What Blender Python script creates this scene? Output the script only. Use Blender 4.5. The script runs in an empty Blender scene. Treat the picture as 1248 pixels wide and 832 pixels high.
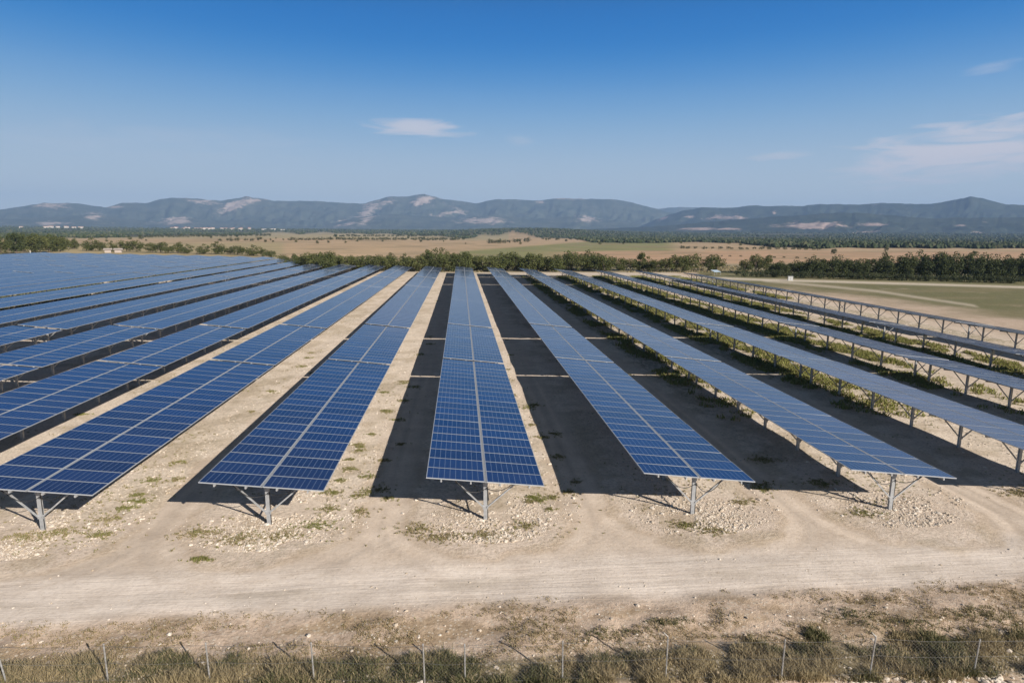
import bpy, math, random
import numpy as np
from mathutils import Vector, Euler, Matrix

random.seed(7)
rng = np.random.default_rng(7)
S = bpy.context.scene
COL = S.collection

# ------------------------------------------------------------------ camera, sky, sun, exposure
CAM_H = 10.3
PITCH, YAW, ROLL, FPX = .1754, .0839, .0065, 744.3
cam = bpy.data.cameras.new('camera'); camo = bpy.data.objects.new('camera', cam); COL.objects.link(camo)
cam.sensor_width = 36; cam.lens = FPX / 1248 * 36
cam.clip_start = .1; cam.clip_end = 40000
_R = Matrix.Rotation(-YAW, 4, 'Z') @ Matrix.Rotation(math.pi/2 - PITCH, 4, 'X') @ Matrix.Rotation(ROLL, 4, 'Z')
camo.matrix_world = Matrix.Translation((0, 0, CAM_H)) @ _R
S.camera = camo

SUNV = Vector((1.30, -1.472, 1.0)).normalized()
sun = bpy.data.lights.new('sun', 'SUN'); suno = bpy.data.objects.new('sun', sun); COL.objects.link(suno)
sun.energy = 5.0; sun.angle = math.radians(.5); sun.color = (1.0, .925, .83)
suno.rotation_euler = SUNV.to_track_quat('Z', 'Y').to_euler()
suno.location = (0, 0, 60)

S.view_settings.view_transform = 'Standard'; S.view_settings.look = 'None'
S.view_settings.exposure = 0.45; S.view_settings.gamma = 1.0
S.view_settings.use_curve_mapping = False
S.cycles.max_bounces = 6; S.cycles.volume_bounces = 0
S.cycles.use_denoising = True

W = bpy.data.worlds.new('World'); S.world = W; W.use_nodes = True
wn = W.node_tree; nd = wn.nodes; lk = wn.links
for n in list(nd): nd.remove(n)
def N(t, **k):
    n = nd.new(t)
    for a, b in k.items():
        if a.startswith('i'): n.inputs[int(a[1:])].default_value = b
        else: setattr(n, a, b)
    return n
sky = N('ShaderNodeTexSky'); sky.sky_type = 'NISHITA'; sky.sun_disc = False
sky.sun_elevation = math.asin(SUNV.z); sky.sun_rotation = math.atan2(SUNV.x, SUNV.y)
sky.altitude = 900; sky.air_density = 1.0; sky.dust_density = .35; sky.ozone_density = 3.0
hsv = N('ShaderNodeHueSaturation'); hsv.inputs['Saturation'].default_value = 1.22
lk.new(sky.outputs[0], hsv.inputs['Color'])
sc0 = N('ShaderNodeVectorMath', operation='SCALE'); sc0.inputs['Scale'].default_value = 1/12; lk.new(hsv.outputs[0], sc0.inputs[0])
crv = N('ShaderNodeRGBCurve')
for ch, pts in enumerate((((0, 0), (.99, .02), (1.6, 2.0), (2.92, 5.2), (4, 6.2), (8, 9), (12, 12)),
                          ((0, 0), (1, .4), (2.23, 2.75), (3.2, 4.9), (4.88, 7.2), (5.73, 7.6), (12, 12)),
                          ((0, 0), (2, .6), (3.2, 2.9), (4.36, 7.6), (5.6, 9.0), (6.76, 9.4), (12, 12)))):
    cv = crv.mapping.curves[ch]
    cv.points[0].location = (0, 0); cv.points[1].location = (1, 1)
    for a_, b_ in pts[1:-1]: cv.points.new(a_/12, b_/12)
crv.mapping.update(); lk.new(sc0.outputs[0], crv.inputs['Color'])
sc1 = N('ShaderNodeVectorMath', operation='SCALE'); sc1.inputs['Scale'].default_value = 12; lk.new(crv.outputs[0], sc1.inputs[0])
def pixdir(px, py):
    v = Vector(((px - 624) / FPX, (416 - py) / FPX, -1)); return (_R.to_3x3() @ v).normalized()
# cirrus clouds: each one a patch of the sky dome (centre direction, half sizes in radians), broken up by stretched noise
tc = N('ShaderNodeTexCoord')
sx = N('ShaderNodeSeparateXYZ'); lk.new(tc.outputs['Generated'], sx.inputs[0])
er = N('ShaderNodeValToRGB'); er.color_ramp.interpolation = 'B_SPLINE'; e_ = er.color_ramp.elements
KS = 1/.0683/12
e_[1].position = 1; e_[1].color = (.03*KS, .035*KS, .045*KS, 1)
for i_, (p_, c_) in enumerate(((0, (.66, .72, .70)), (.05, (.55, .64, .69)), (.11, (.40, .535, .675)), (.16, (.25, .44, .665)), (.205, (.125, .33, .64)), (.24, (.05, .25, .60)), (.275, (.01, .19, .56)), (.335, (0, .14, .48)), (.44, (.045, .085, .16)), (.65, (.06, .07, .09)))):
    q_ = e_[0] if i_ == 0 else e_.new(p_); q_.position = p_; q_.color = tuple(v*KS for v in c_) + (1,)
lk.new(sx.outputs[2], er.inputs[0])
mp = N('ShaderNodeMapping'); mp.inputs['Scale'].default_value = (2.2, 2.2, 16); lk.new(tc.outputs['Generated'], mp.inputs[0])
noi = N('ShaderNodeTexNoise', noise_dimensions='3D'); noi.inputs['Scale'].default_value = 4.6; noi.inputs['Detail'].default_value = 9; noi.inputs['Roughness'].default_value = .6
noi.inputs['Distortion'].default_value = .6
lk.new(mp.outputs[0], noi.inputs['Vector'])
def math_node(op, a, b=None, c=None, clamp=False):
    n = N('ShaderNodeMath', operation=op); n.use_clamp = clamp
    for i, v in enumerate((a, b, c)):
        if v is None: continue
        if isinstance(v, (int, float)): n.inputs[i].default_value = v
        else: lk.new(v, n.inputs[i])
    return n.outputs[0]
total = None
def cloud(px, py, hw, hh, slope, amp, soft=1.0):
    global total
    d = pixdir(px, py); r = Vector((d.y, -d.x, 0)).normalized(); u = r.cross(d).normalized()
    ca, sa = math.cos(slope), math.sin(slope)
    r2 = (r*ca + u*sa); u2 = (u*ca - r*sa)
    dr = N('ShaderNodeVectorMath', operation='DOT_PRODUCT'); dr.inputs[1].default_value = r2; lk.new(tc.outputs['Generated'], dr.inputs[0])
    du = N('ShaderNodeVectorMath', operation='DOT_PRODUCT'); du.inputs[1].default_value = u2; lk.new(tc.outputs['Generated'], du.inputs[0])
    df = N('ShaderNodeVectorMath', operation='DOT_PRODUCT'); df.inputs[1].default_value = d; lk.new(tc.outputs['Generated'], df.inputs[0])
    a = math_node('DIVIDE', math_node('SUBTRACT', dr.outputs['Value'], 0.0), hw / FPX)
    b = math_node('DIVIDE', du.outputs['Value'], hh / FPX)
    e = math_node('ADD', math_node('MULTIPLY', a, a), math_node('MULTIPLY', b, b))
    m = math_node('SUBTRACT', 1.0, e, clamp=False)
    m = math_node('ADD', m, math_node('MULTIPLY', math_node('SUBTRACT', noi.outputs['Fac'], .5), 4.2))
    m = math_node('MULTIPLY', m, 1.1 / soft, clamp=True)
    m = math_node('MULTIPLY', m, math_node('GREATER_THAN', df.outputs['Value'], 0.0))
    env = math_node('SUBTRACT', 1.0, math_node('MULTIPLY', e, .36), clamp=True)
    m = math_node('MULTIPLY', math_node('MULTIPLY', m, env), amp)
    total = m if total is None else math_node('MAXIMUM', total, m)
cloud(508, 156, 66, 11, -.03, .8)
cloud(1185, 182, 128, 32, .10, 1.0)
cloud(1110, 182, 66, 7, .12, .7)
cloud(1130, 200, 80, 7, .04, .6)
cloud(1240, 162, 55, 17, .1, .8)
cloud(1216, 80, 26, 6, .12, .3, 1.4)
cloud(960, 190, 40, 5, .0, .45)
cloud(635, 172, 18, 8, 0, .3, 1.6)
cloud(200, 175, 160, 22, .02, .2, 2.0)
mix = N('ShaderNodeMix', data_type='RGBA'); mix.blend_type = 'MIX'
lk.new(total, mix.inputs[0]); es = N('ShaderNodeVectorMath', operation='SCALE'); es.inputs['Scale'].default_value = 12; lk.new(er.outputs[0], es.inputs[0])
gm_ = N('ShaderNodeMix', data_type='RGBA'); gm_.inputs[0].default_value = .98; lk.new(sc1.outputs[0], gm_.inputs[6]); lk.new(es.outputs[0], gm_.inputs[7])
lk.new(gm_.outputs[2], mix.inputs[6]); mix.inputs[7].default_value = (9.6, 9.5, 10.4, 1)
bg = N('ShaderNodeBackground'); bg.inputs[1].default_value = .05
lk.new(mix.outputs[2], bg.inputs[0])
wo = N('ShaderNodeOutputWorld'); lk.new(bg.outputs[0], wo.inputs[0])

# ------------------------------------------------------------------ helpers
def G(x, y, z=0.0):
    """photo pixel -> point at height z (used for surveying positions from the photograph)"""
    d = pixdir(x, y); t = (z - CAM_H) / d.z
    return d.x * t, d.y * t
def PROJ(X, Y, Z):
    Ri = np.array(_R.to_3x3().transposed())
    P = np.stack([X, Y, Z - CAM_H]); Q = Ri @ P.reshape(3, -1)
    d = np.where(-Q[2] > .5, -Q[2], .5)
    return (624 + FPX * Q[0] / d).reshape(X.shape), (416 - FPX * Q[1] / d).reshape(X.shape), (-Q[2]).reshape(X.shape)
def tag(o, label=None, cat=None, group=None, kind=None):
    if label: o['label'] = label
    if cat: o['category'] = cat
    if group: o['group'] = group
    if kind: o['kind'] = kind
    return o
def link(o, parent=None):
    COL.objects.link(o)
    if parent is not None: o.parent = parent
    return o
def empty(name, loc=(0, 0, 0), rz=0):
    o = bpy.data.objects.new(name, None); o.empty_display_size = .3
    o.location = loc; o.rotation_euler = (0, 0, rz); COL.objects.link(o); return o
def arrmesh(name, V, F, mats=(), fm=None, smooth=False, uv=None):
    V = np.asarray(V, dtype=np.float32); F = np.asarray(F, dtype=np.int32)
    me = bpy.data.meshes.new(name); k = F.shape[1]
    me.vertices.add(len(V)); me.vertices.foreach_set('co', V.ravel())
    me.loops.add(F.size); me.loops.foreach_set('vertex_index', F.ravel())
    me.polygons.add(len(F)); me.polygons.foreach_set('loop_start', np.arange(len(F), dtype=np.int32) * k)
    if fm is not None: me.polygons.foreach_set('material_index', np.asarray(fm, dtype=np.int32))
    me.polygons.foreach_set('use_smooth', np.full(len(F), smooth))
    if uv is not None:
        l = me.uv_layers.new(name='UVMap'); l.data.foreach_set('uv', np.asarray(uv, dtype=np.float32).ravel())
    for m in mats: me.materials.append(m)
    me.update(calc_edges=True); me.validate(); return me
class MB:
    """collects quads into one mesh"""
    def __init__(s): s.v = []; s.f = []; s.m = []; s.uv = []
    def quad(s, a, b, c, d, m=0, uv=None):
        i = len(s.v); s.v += [a, b, c, d]; s.f.append((i, i+1, i+2, i+3)); s.m.append(m)
        s.uv += uv or [(0, 0), (1, 0), (1, 1), (0, 1)]
    def hexa(s, p, m=0):   # p: 8 corners, bottom 4 ccw, top 4 ccw
        for q in ((3, 2, 1, 0), (4, 5, 6, 7), (0, 1, 5, 4), (1, 2, 6, 5), (2, 3, 7, 6), (3, 0, 4, 7)):
            s.quad(*[p[k] for k in q], m=m)
    def box(s, x0, x1, y0, y1, z0, z1, m=0):
        s.hexa([(x0, y0, z0), (x1, y0, z0), (x1, y1, z0), (x0, y1, z0), (x0, y0, z1), (x1, y0, z1), (x1, y1, z1), (x0, y1, z1)], m)
    def bar(s, a, b, w, h, m=0, up=(0, 0, 1)):
        a = Vector(a); b = Vector(b); d = (b - a).normalized(); r = d.cross(Vector(up))
        if r.length < 1e-3: r = Vector((1, 0, 0))
        r.normalize(); u = r.cross(d); r = r*w/2; u = u*h/2
        s.hexa([tuple(q) for q in (a-r-u, a+r-u, b+r-u, b-r-u, a-r+u, a+r+u, b+r+u, b-r+u)], m)
    def tube(s, a, b, r0, r1=None, n=8, m=0, cap=True):
        r1 = r0 if r1 is None else r1
        a = Vector(a); b = Vector(b); d = (b - a).normalized(); t = d.orthogonal().normalized(); k = d.cross(t)
        ra = [tuple(a + (t*math.cos(q) + k*math.sin(q))*r0) for q in [2*math.pi*i/n for i in range(n)]]
        rb = [tuple(b + (t*math.cos(q) + k*math.sin(q))*r1) for q in [2*math.pi*i/n for i in range(n)]]
        for i in range(n):
            j = (i+1) % n; s.quad(ra[i], ra[j], rb[j], rb[i], m=m)
            if cap: s.quad(rb[i], rb[j], tuple(b), tuple(b), m=m)
    def mesh(s, name, mats): return arrmesh(name, s.v, s.f, mats, s.m, uv=s.uv)
    def build(s, name, mats, parent=None): return link(bpy.data.objects.new(name, s.mesh(name, mats)), parent)

# value noise in numpy
def _h(i, j, s):
    n = (i.astype(np.int64) * 374761393 + j.astype(np.int64) * 668265263 + s * 144665) & 0x7fffffff
    n = ((n ^ (n >> 13)) * 1274126177) & 0x7fffffff
    return ((n ^ (n >> 16)) & 0xffff) / 65535.0
def vn(x, y, s=0):
    i = np.floor(x); j = np.floor(y); fx = x - i; fy = y - j
    fx = fx*fx*(3-2*fx); fy = fy*fy*(3-2*fy)
    a = _h(i, j, s); b = _h(i+1, j, s); c = _h(i, j+1, s); d = _h(i+1, j+1, s)
    return (a*(1-fx)+b*fx)*(1-fy) + (c*(1-fx)+d*fx)*fy
def fbm(x, y, s=0, o=4, g=.5):
    t = 0; a = 1; w = 0
    for k in range(o):
        t = t + a*vn(x*2**k + 17*k, y*2**k - 9*k, s+k); w += a; a *= g
    return t / w
def ss(a, b, x):
    t = np.clip((x - a) / (b - a), 0, 1); return t*t*(3-2*t)
LEFTX, LEFTZ = [-150, -131, -67, -60, -52.7, -45.5, -37], [1.5, 1.35, .75, .62, .37, .13, 0]
def far_h(X, Y):
    r = np.hypot(X, Y)
    z = 24*ss(1500, 4200, r)
    az = np.degrees(np.arctan2(X, Y))
    z = z + 20*np.exp(-((az-6.5)/8)**2)*ss(1350, 2100, r)*(1-ss(2600, 3800, r))          # low wooded rise on the plain
    z = z + (fbm(X/420, Y/420, 3)-.5)*3*ss(900, 2000, r)
    return z
def ground_h(X, Y):
    z = far_h(X, Y) + np.interp(X, LEFTX, LEFTZ)
    z = z + (fbm(X*.35, Y*.35, 11, 3)-.5)*.10*(1-ss(60, 200, Y))
    z = z + (fbm(X*1.5, Y*1.5, 21, 4)-.5)*.20*(1-ss(14.9, 16.2, Y))
    z = z + .22*np.exp(-((Y-14.0)/1.0)**2)*ss(-1, 12, X)*fbm(X*.6, Y*.6, 5)             # bank beside the fence
    return z

# ------------------------------------------------------------------ materials
def mat(name, base=(.5, .5, .5), rough=.6, metal=0.0, spec=.5):
    m = bpy.data.materials.new(name); m.use_nodes = True
    b = m.node_tree.nodes['Principled BSDF']
    b.inputs['Base Color'].default_value = (*base, 1); b.inputs['Roughness'].default_value = rough
    b.inputs['Metallic'].default_value = metal; b.inputs['Specular IOR Level'].default_value = spec
    return m
class NT:
    def __init__(s, m): s.t = m.node_tree; s.b = s.t.nodes['Principled BSDF']
    def n(s, t, **k):
        n = s.t.nodes.new(t)
        for a, b in k.items(): setattr(n, a, b)
        return n
    def l(s, a, b): s.t.links.new(a, b)
    def math(s, op, a, b=None, c=None, clamp=False):
        n = s.n('ShaderNodeMath', operation=op); n.use_clamp = clamp
        for i, v in enumerate((a, b, c)):
            if v is None: continue
            if isinstance(v, (int, float)): n.inputs[i].default_value = v
            else: s.l(v, n.inputs[i])
        return n.outputs[0]
    def noise(s, vec, scale, detail=4, rough=.55, dist=0):
        n = s.n('ShaderNodeTexNoise'); n.inputs['Scale'].default_value = scale; n.inputs['Detail'].default_value = detail
        n.inputs['Roughness'].default_value = rough; n.inputs['Distortion'].default_value = dist
        s.l(vec, n.inputs['Vector']); return n.outputs['Fac']
    def ramp(s, fac, *pts):
        n = s.n('ShaderNodeValToRGB'); e = n.color_ramp.elements
        e[0].position, e[0].color = pts[0][0], (*pts[0][1], 1); e[1].position, e[1].color = pts[-1][0], (*pts[-1][1], 1)
        for p, c in pts[1:-1]:
            q = e.new(p); q.color = (*c, 1)
        s.l(fac, n.inputs[0]); return n.outputs['Color']
    def mix(s, fac, a, b, mode='MIX'):
        n = s.n('ShaderNodeMix', data_type='RGBA'); n.blend_type = mode
        for k, v in ((0, fac), (6, a), (7, b)):
            if isinstance(v, (int, float)): n.inputs[k].default_value = v
            elif isinstance(v, tuple): n.inputs[k].default_value = (*v, 1)
            else: s.l(v, n.inputs[k])
        return n.outputs[2]
    def bump(s, h, strength, dist):
        n = s.n('ShaderNodeBump'); n.inputs['Strength'].default_value = strength; n.inputs['Distance'].default_value = dist
        s.l(h, n.inputs['Height']); s.l(n.outputs[0], s.b.inputs['Normal'])

# ground
M_ground = mat('earth', rough=.95, spec=.15)
t = NT(M_ground)
co = t.n('ShaderNodeTexCoord').outputs['Object']
vc = t.n('ShaderNodeVertexColor', layer_name='land').outputs['Color']
rg = t.n('ShaderNodeVertexColor', layer_name='rough')
sep = t.n('ShaderNodeSeparateColor'); t.l(rg.outputs['Color'], sep.inputs[0])
stony, grassy, far = sep.outputs[0], sep.outputs[1], sep.outputs[2]
n1 = t.noise(co, .9, 6, .6); n2 = t.noise(co, 7, 5, .65); n3 = t.noise(co, 38, 3, .6)
var = t.ramp(n1, (.3, (.88, .86, .84)), (.7, (1.1, 1.1, 1.1)))
c = t.mix(1.0, vc, var, 'MULTIPLY')
c = t.mix(t.math('MULTIPLY', t.math('ADD', stony, .35), .9, clamp=True), c, t.mix(1.0, c, t.ramp(n2, (.33, (.76, .73, .68)), (.5, (1.02, 1.02, 1.02)), (.68, (1.2, 1.2, 1.18))), 'MULTIPLY'))
vor = t.n('ShaderNodeTexVoronoi'); vor.inputs['Scale'].default_value = 9; t.l(co, vor.inputs['Vector'])
vsep = t.n('ShaderNodeSeparateColor'); t.l(vor.outputs['Color'], vsep.inputs[0])
stone = t.math('MULTIPLY', t.math('MULTIPLY', t.math('LESS_THAN', vor.outputs['Distance'], .34), t.math('GREATER_THAN', vsep.outputs[0], .45)), stony)
c = t.mix(t.math('MULTIPLY', stone, .75), c, t.mix(vsep.outputs[1], (.52, .44, .34), (.74, .65, .53)))
gn = t.noise(co, 2.4, 6, .7)
pebd = t.math('MULTIPLY', t.math('GREATER_THAN', n2, .66), t.math('MULTIPLY', stony, .3))
c = t.mix(pebd, c, (.20, .16, .11))
c = t.mix(t.math('MULTIPLY', grassy, t.math('MULTIPLY', t.math('SUBTRACT', gn, .42), 5, clamp=True), clamp=True), c, t.mix(n3, (.13, .115, .05), (.24, .2, .1)))
fn = t.noise(co, .035, 8, .65); fr = t.ramp(fn, (.3, (.78, .8, .78)), (.7, (1.2, 1.17, 1.12)))
mpn = t.n('ShaderNodeMapping'); mpn.inputs['Scale'].default_value = (.22, 4.2, 1); t.l(co, mpn.inputs[0])
rk_ = t.noise(mpn.outputs[0], 1.6, 8, .68); rdm = rg.outputs['Alpha']
c = t.mix(rdm, c, t.mix(1.0, c, t.ramp(rk_, (.32, (.87, .855, .84)), (.5, (1, 1, 1)), (.66, (1.06, 1.06, 1.06))), 'MULTIPLY'))
c = t.mix(t.math('MULTIPLY', t.math('GREATER_THAN', t.noise(co, 11, 3, .5), .69), .5), c, (.30, .24, .17))
c = t.mix(far, c, t.mix(1.0, vc, fr, 'MULTIPLY'))
t.l(c, t.b.inputs['Base Color'])
hgt = t.math('ADD', t.math('MULTIPLY', n2, .6), t.math('ADD', t.math('MULTIPLY', n3, .35), t.math('MULTIPLY', stone, .5)))
hgt = t.math('MULTIPLY', hgt, t.math('SUBTRACT', 1.0, far))
hgt = t.math('ADD', t.math('MULTIPLY', hgt, t.math('ADD', stony, .3)), t.math('MULTIPLY', t.math('MULTIPLY', rk_, rdm), .5))
t.bump(hgt, .7, .07)

# solar cells
M_cell = mat('solar cells', rough=.13, spec=.34)
t = NT(M_cell)
uv = t.n('ShaderNodeUVMap', uv_map='UVMap').outputs[0]
su = t.n('ShaderNodeSeparateXYZ'); t.l(uv, su.inputs[0])
fu = t.math('FRACT', t.math('MULTIPLY', su.outputs[0], 10)); lu = t.math('LESS_THAN', t.math('ABSOLUTE', t.math('SUBTRACT', fu, .5)), .47)
fv = t.math('FRACT', t.math('MULTIPLY', su.outputs[1], 6)); lv = t.math('LESS_THAN', t.math('ABSOLUTE', t.math('SUBTRACT', fv, .5)), .482)
co = t.n('ShaderNodeTexCoord').outputs['Object']; oi = t.n('ShaderNodeObjectInfo').outputs['Random']
geo = t.n('ShaderNodeNewGeometry')
wn_ = t.n('ShaderNodeTexWhiteNoise', noise_dimensions='1D'); t.l(t.math('ADD', t.math('MULTIPLY', geo.outputs['Random Per Island'], 77.), t.math('MULTIPLY', oi, 31.)), wn_.inputs['W'])
fl = t.noise(co, 1.3, 3)
cell = t.mix(wn_.outputs['Value'], (.002, .016, .070), (.006, .032, .128))
cell = t.mix(t.math('MULTIPLY', fl, .5), cell, (.008, .036, .130))
cc = t.mix(lu, (.17, .22, .33), cell)
cc = t.mix(t.math('ADD', t.math('MULTIPLY', lv, .3), .7, clamp=True), (.05, .08, .17), cc)
dust = t.noise(geo.outputs['Position'], .6, 5, .6)
cc = t.mix(t.math('MULTIPLY', dust, .045), cc, (.45, .40, .34))
t.l(cc, t.b.inputs['Base Color'])
t.b.inputs['Coat Weight'].default_value = 0
t.l(t.math('ADD', .08, t.math('MULTIPLY', dust, .12)), t.b.inputs['Roughness'])
M_alu = mat('anodised frame', (.40, .42, .45), .4, .2)
M_back = mat('panel backsheet', (.10, .10, .11), .7)
M_galv = mat('galvanised steel', (.34, .345, .35), .55, .12)
t = NT(M_galv); co = t.n('ShaderNodeTexCoord').outputs['Object']
t.l(t.ramp(t.noise(co, 9, 5), (.3, (.26, .265, .27)), (.7, (.40, .405, .41))), t.b.inputs['Base Color'])
M_white = mat('white enamel', (.55, .55, .53), .55)
M_cable = mat('black cable', (.02, .02, .02), .6)
M_rust = mat('fence steel', (.42, .41, .39), .55, .3)
t = NT(M_rust); co = t.n('ShaderNodeTexCoord').outputs['Object']
t.l(t.ramp(t.noise(co, 14, 5), (.35, (.24, .22, .20)), (.6, (.40, .395, .38))), t.b.inputs['Base Color'])
M_wire = mat('fence wire', (.22, .21, .20), .6, .3)

def leafmat(name, a, b, tr=.25):
    m = mat(name, a, .75, 0, .2); t = NT(m)
    oi = t.n('ShaderNodeObjectInfo').outputs['Random']; g = t.n('ShaderNodeNewGeometry')
    f = t.math('ADD', t.math('MULTIPLY', oi, .5), t.math('MULTIPLY', g.outputs['Random Per Island'], .5))
    c = t.mix(f, a, b); t.l(c, t.b.inputs['Base Color'])
    d = t.n('ShaderNodeBsdfTranslucent'); t.l(c, d.inputs[0]); mx = t.n('ShaderNodeMixShader'); mx.inputs[0].default_value = tr
    out = t.t.nodes['Material Output']; t.l(t.b.outputs[0], mx.inputs[1]); t.l(d.outputs[0], mx.inputs[2]); t.l(mx.outputs[0], out.inputs[0])
    return m
M_leaf = leafmat('olive leaves', (.070, .088, .028), (.15, .155, .055))
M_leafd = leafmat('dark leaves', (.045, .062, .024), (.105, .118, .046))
M_bush = leafmat('bush leaves', (.050, .066, .030), (.10, .11, .05))
M_bark = mat('bark', (.13, .10, .075), .9)
M_wood = mat('far woodland', (.045, .06, .035), .9, 0, .1)
t = NT(M_wood); g = t.n('ShaderNodeNewGeometry')
t.l(t.ramp(g.outputs['Random Per Island'], (0., (.035, .050, .026)), (.6, (.062, .078, .04)), (1., (.105, .108, .062))), t.b.inputs['Base Color'])
M_dry = leafmat('dry grass', (.24, .19, .10), (.45, .365, .215), .2)
M_grn = leafmat('green grass', (.075, .082, .036), (.15, .148, .064), .2)
M_weed = leafmat('weed leaves', (.16, .18, .05), (.34, .33, .11), .3)
M_stone = mat('limestone', (.55, .49, .40), .9, 0, .2)
t = NT(M_stone); g = t.n('ShaderNodeNewGeometry')
t.l(t.ramp(g.outputs['Random Per Island'], (0., (.42, .34, .25)), (.5, (.56, .485, .40)), (1., (.70, .63, .54))), t.b.inputs['Base Color'])
M_plaster = mat('pale plaster', (.58, .53, .47), .85)
M_cream = mat('weathered render', (.40, .34, .30), .9)
M_tile = mat('roof tiles', (.40, .22, .15), .85)
M_fblue = mat('blue grey sheeting', (.40, .50, .58), .6)

# ------------------------------------------------------------------ where the rows stand
ROWX = {0: .82, 1: 8.54, 2: 16.25, 3: 24.5, 4: 33.2, 5: 42.4, 6: 51.4, -1: -6.90, -2: -14.62, -3: -22.0, -4: -29.5, -5: -37.8, -6: -46.2, -7: -55.0}
for k in range(3, 7): ROWX[-k] = .82 - 7.72*k + (.5 if k < 5 else 0)
for k in range(7, 19): ROWX[-k] = -52.7 - 7.22*(k-7)
YEND = {0: 158, 1: 155, 2: 151, 3: 148, 4: 144, 5: 141, 6: 134, -1: 159, -2: 161, -3: 166, -4: 171, -5: 178, -6: 187, -7: 195}
for k in range(8, 19): YEND[-k] = 200 + (k-8)*1.2
def y_near(r): return 20.34 - .142*max(-3, r)
TH, ZC, PW = .1065, 1.68, 4.19

# ------------------------------------------------------------------ ground sheet
def axis(lo, hi, step, far, g):
    a = list(np.arange(lo, hi + 1e-6, step)); s = step
    b = [a[-1]]
    while b[-1] < far: s *= g; b.append(b[-1] + s)
    return a, b[1:]
def full_x():
    a, b = axis(-28, 30, .22, 95, 1.012); s = b[-1] - b[-2]; c = [b[-1]]
    while c[-1] < 9400: s *= 1.035; c.append(c[-1] + s)
    pos = a + b + c[1:]
    a2 = [-v for v in b]; s = b[-1]-b[-2]; d = [-28 - (v - 30) for v in b + c[1:]]
    return np.array(sorted(set(d + pos)))
def full_y():
    lo = [-60, -30, -10, 0, 5, 8, 10]
    a, b = axis(10.4, 32, .17, 9400, 1.0185)
    a2 = np.array(a + b); return np.concatenate([lo, a2])
gx, gy = full_x(), full_y()
X, Y = np.meshgrid(gx, gy); 
Z = ground_h(X, Y)
PX, PY, _d = PROJ(X, Y, np.zeros_like(X))
def C(*c): return np.array(c)
def lay(base, mask, col): return base*(1-mask[..., None]) + col*mask[..., None]
sand = C(.62, .51, .405)
nA = fbm(X*.22, Y*.22, 1); nB = fbm(X*1.1, Y*1.1, 2); nC = fbm(X*.06, Y*.06, 4)
colr = sand*(.93 + .14*nA)[..., None]
stony = .45*np.ones_like(X); grass = np.zeros_like(X)
# nearest row offset
rows = sorted(ROWX); xs = np.array([ROWX[r] for r in rows])
idx = np.abs(X[..., None][:, :, 0:1] - xs).argmin(-1); DX = X - xs[idx]
isle_y = 19.0 + .25*np.sin(xs[idx]) - .02*X
edge = (nB-.5)*1.2
dist = np.hypot(DX - .15, np.minimum(0, Y - (isle_y + 2.0)))            # distance to the row axis, rounding off at its near end
isle = 1 - ss(2.5, 3.3, dist + edge)
inarr = (X > xs[0]-4) & (X < xs[-1]+4)
isle = isle*inarr*(1-ss(150, 162, Y))
# lanes and road
road_lo = 15.5 - .0*X + (fbm(X*.25, Y*0, 8)-.5)*.8; road_hi = 17.9 + .018*np.abs(X) + (fbm(X*.2, Y*0, 9)-.5)*.5
road = ss(-.35, .25, Y-road_lo)*(1-ss(-.6, .6, Y-road_hi))
lane = (1-isle)*ss(0, .8, Y-road_hi+.4)*inarr
stre = fbm(dist*4.5, X*.05+Y*.05, 30, 3)
smooth = np.clip(road + lane*.9, 0, 1)
colr = lay(colr, lane*.65, C(.63, .53, .435))
colr = lay(colr, road*.85, C(.71, .625, .545))
colr = colr*(1 + lane*(stre-.5)*.5*ss(17.2, 18.5, Y)*(1-ss(30, 60, Y)))[..., None]
rst = fbm(X*.12+3, (Y+.03*X)*2.6, 33, 4)
colr = colr*(1 + (rst-.5)*.34*road)[..., None]
colr = lay(colr, .55*ss(.52, .7, fbm(X*.35, (Y+.02*X)*1.6, 35))*road*np.exp(-((Y-16.7)/.35)**2), C(.46, .39, .31))
stony = stony*(1-smooth*.85) + isle*.35
colr = lay(colr, isle*.6, C(.69, .58, .485)); colr = lay(colr, isle*ss(20.5, 24, Y)*.7, C(.78, .68, .57))
rim = isle*(1-ss(.35, .95, isle))*4*(1-ss(24, 32, Y)); colr = lay(colr, np.clip(rim, 0, 1)*.30, C(.46, .34, .22))
arc = np.exp(-((dist-3.75-.3*(nC-.5))/.10)**2) + np.exp(-((dist-4.25-.2*(nC-.5))/.09)**2)*.8
arc = arc*inarr*ss(16.9, 17.6, Y)*(1-ss(19.5, 24, Y))*ss(.35, .6, fbm(X*.5, Y*.5, 44)); colr = lay(colr, np.clip(arc, 0, 1)*.32, C(.46, .36, .265))
grass += isle*.30*ss(.45, .65, nA)
colr = lay(colr, isle*ss(.5, .62, fbm(X*.8, Y*.8, 40))*.4, C(.38, .30, .19))
# vegetated lit strips on the meadow side
veg = ((DX > -2.2) & (DX < 3.2) & (X > 13) & inarr)*ss(25, 60, Y)*(1-ss(146, 156, Y))
grass += veg*.75
# verge below the road, down to the fence
ver = 1-ss(-.3, .6, Y-road_lo)
colr = lay(colr, ver*.8, C(.56, .43, .325))
colr = lay(colr, ver*ss(.48, .62, fbm(X*.7, Y*2.2, 50))*.65, C(.31, .225, .135))
stony += ver*.45
GLX, GLY = [-14, -11, -5.5, 1, 5, 9, 15, 20], [14.3, 14.2, 13.95, 13.35, 13.2, 13.3, 13.1, 13.0]
gline = np.interp(X, GLX, GLY) + (nB-.5)*.9
strip = (1-ss(-.3, .3, Y-gline))*ss(.0, .25, Y-(12.45-.045*X))
colr = lay(colr, strip*.8, C(.17, .145, .075)); grass += strip*.6
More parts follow.
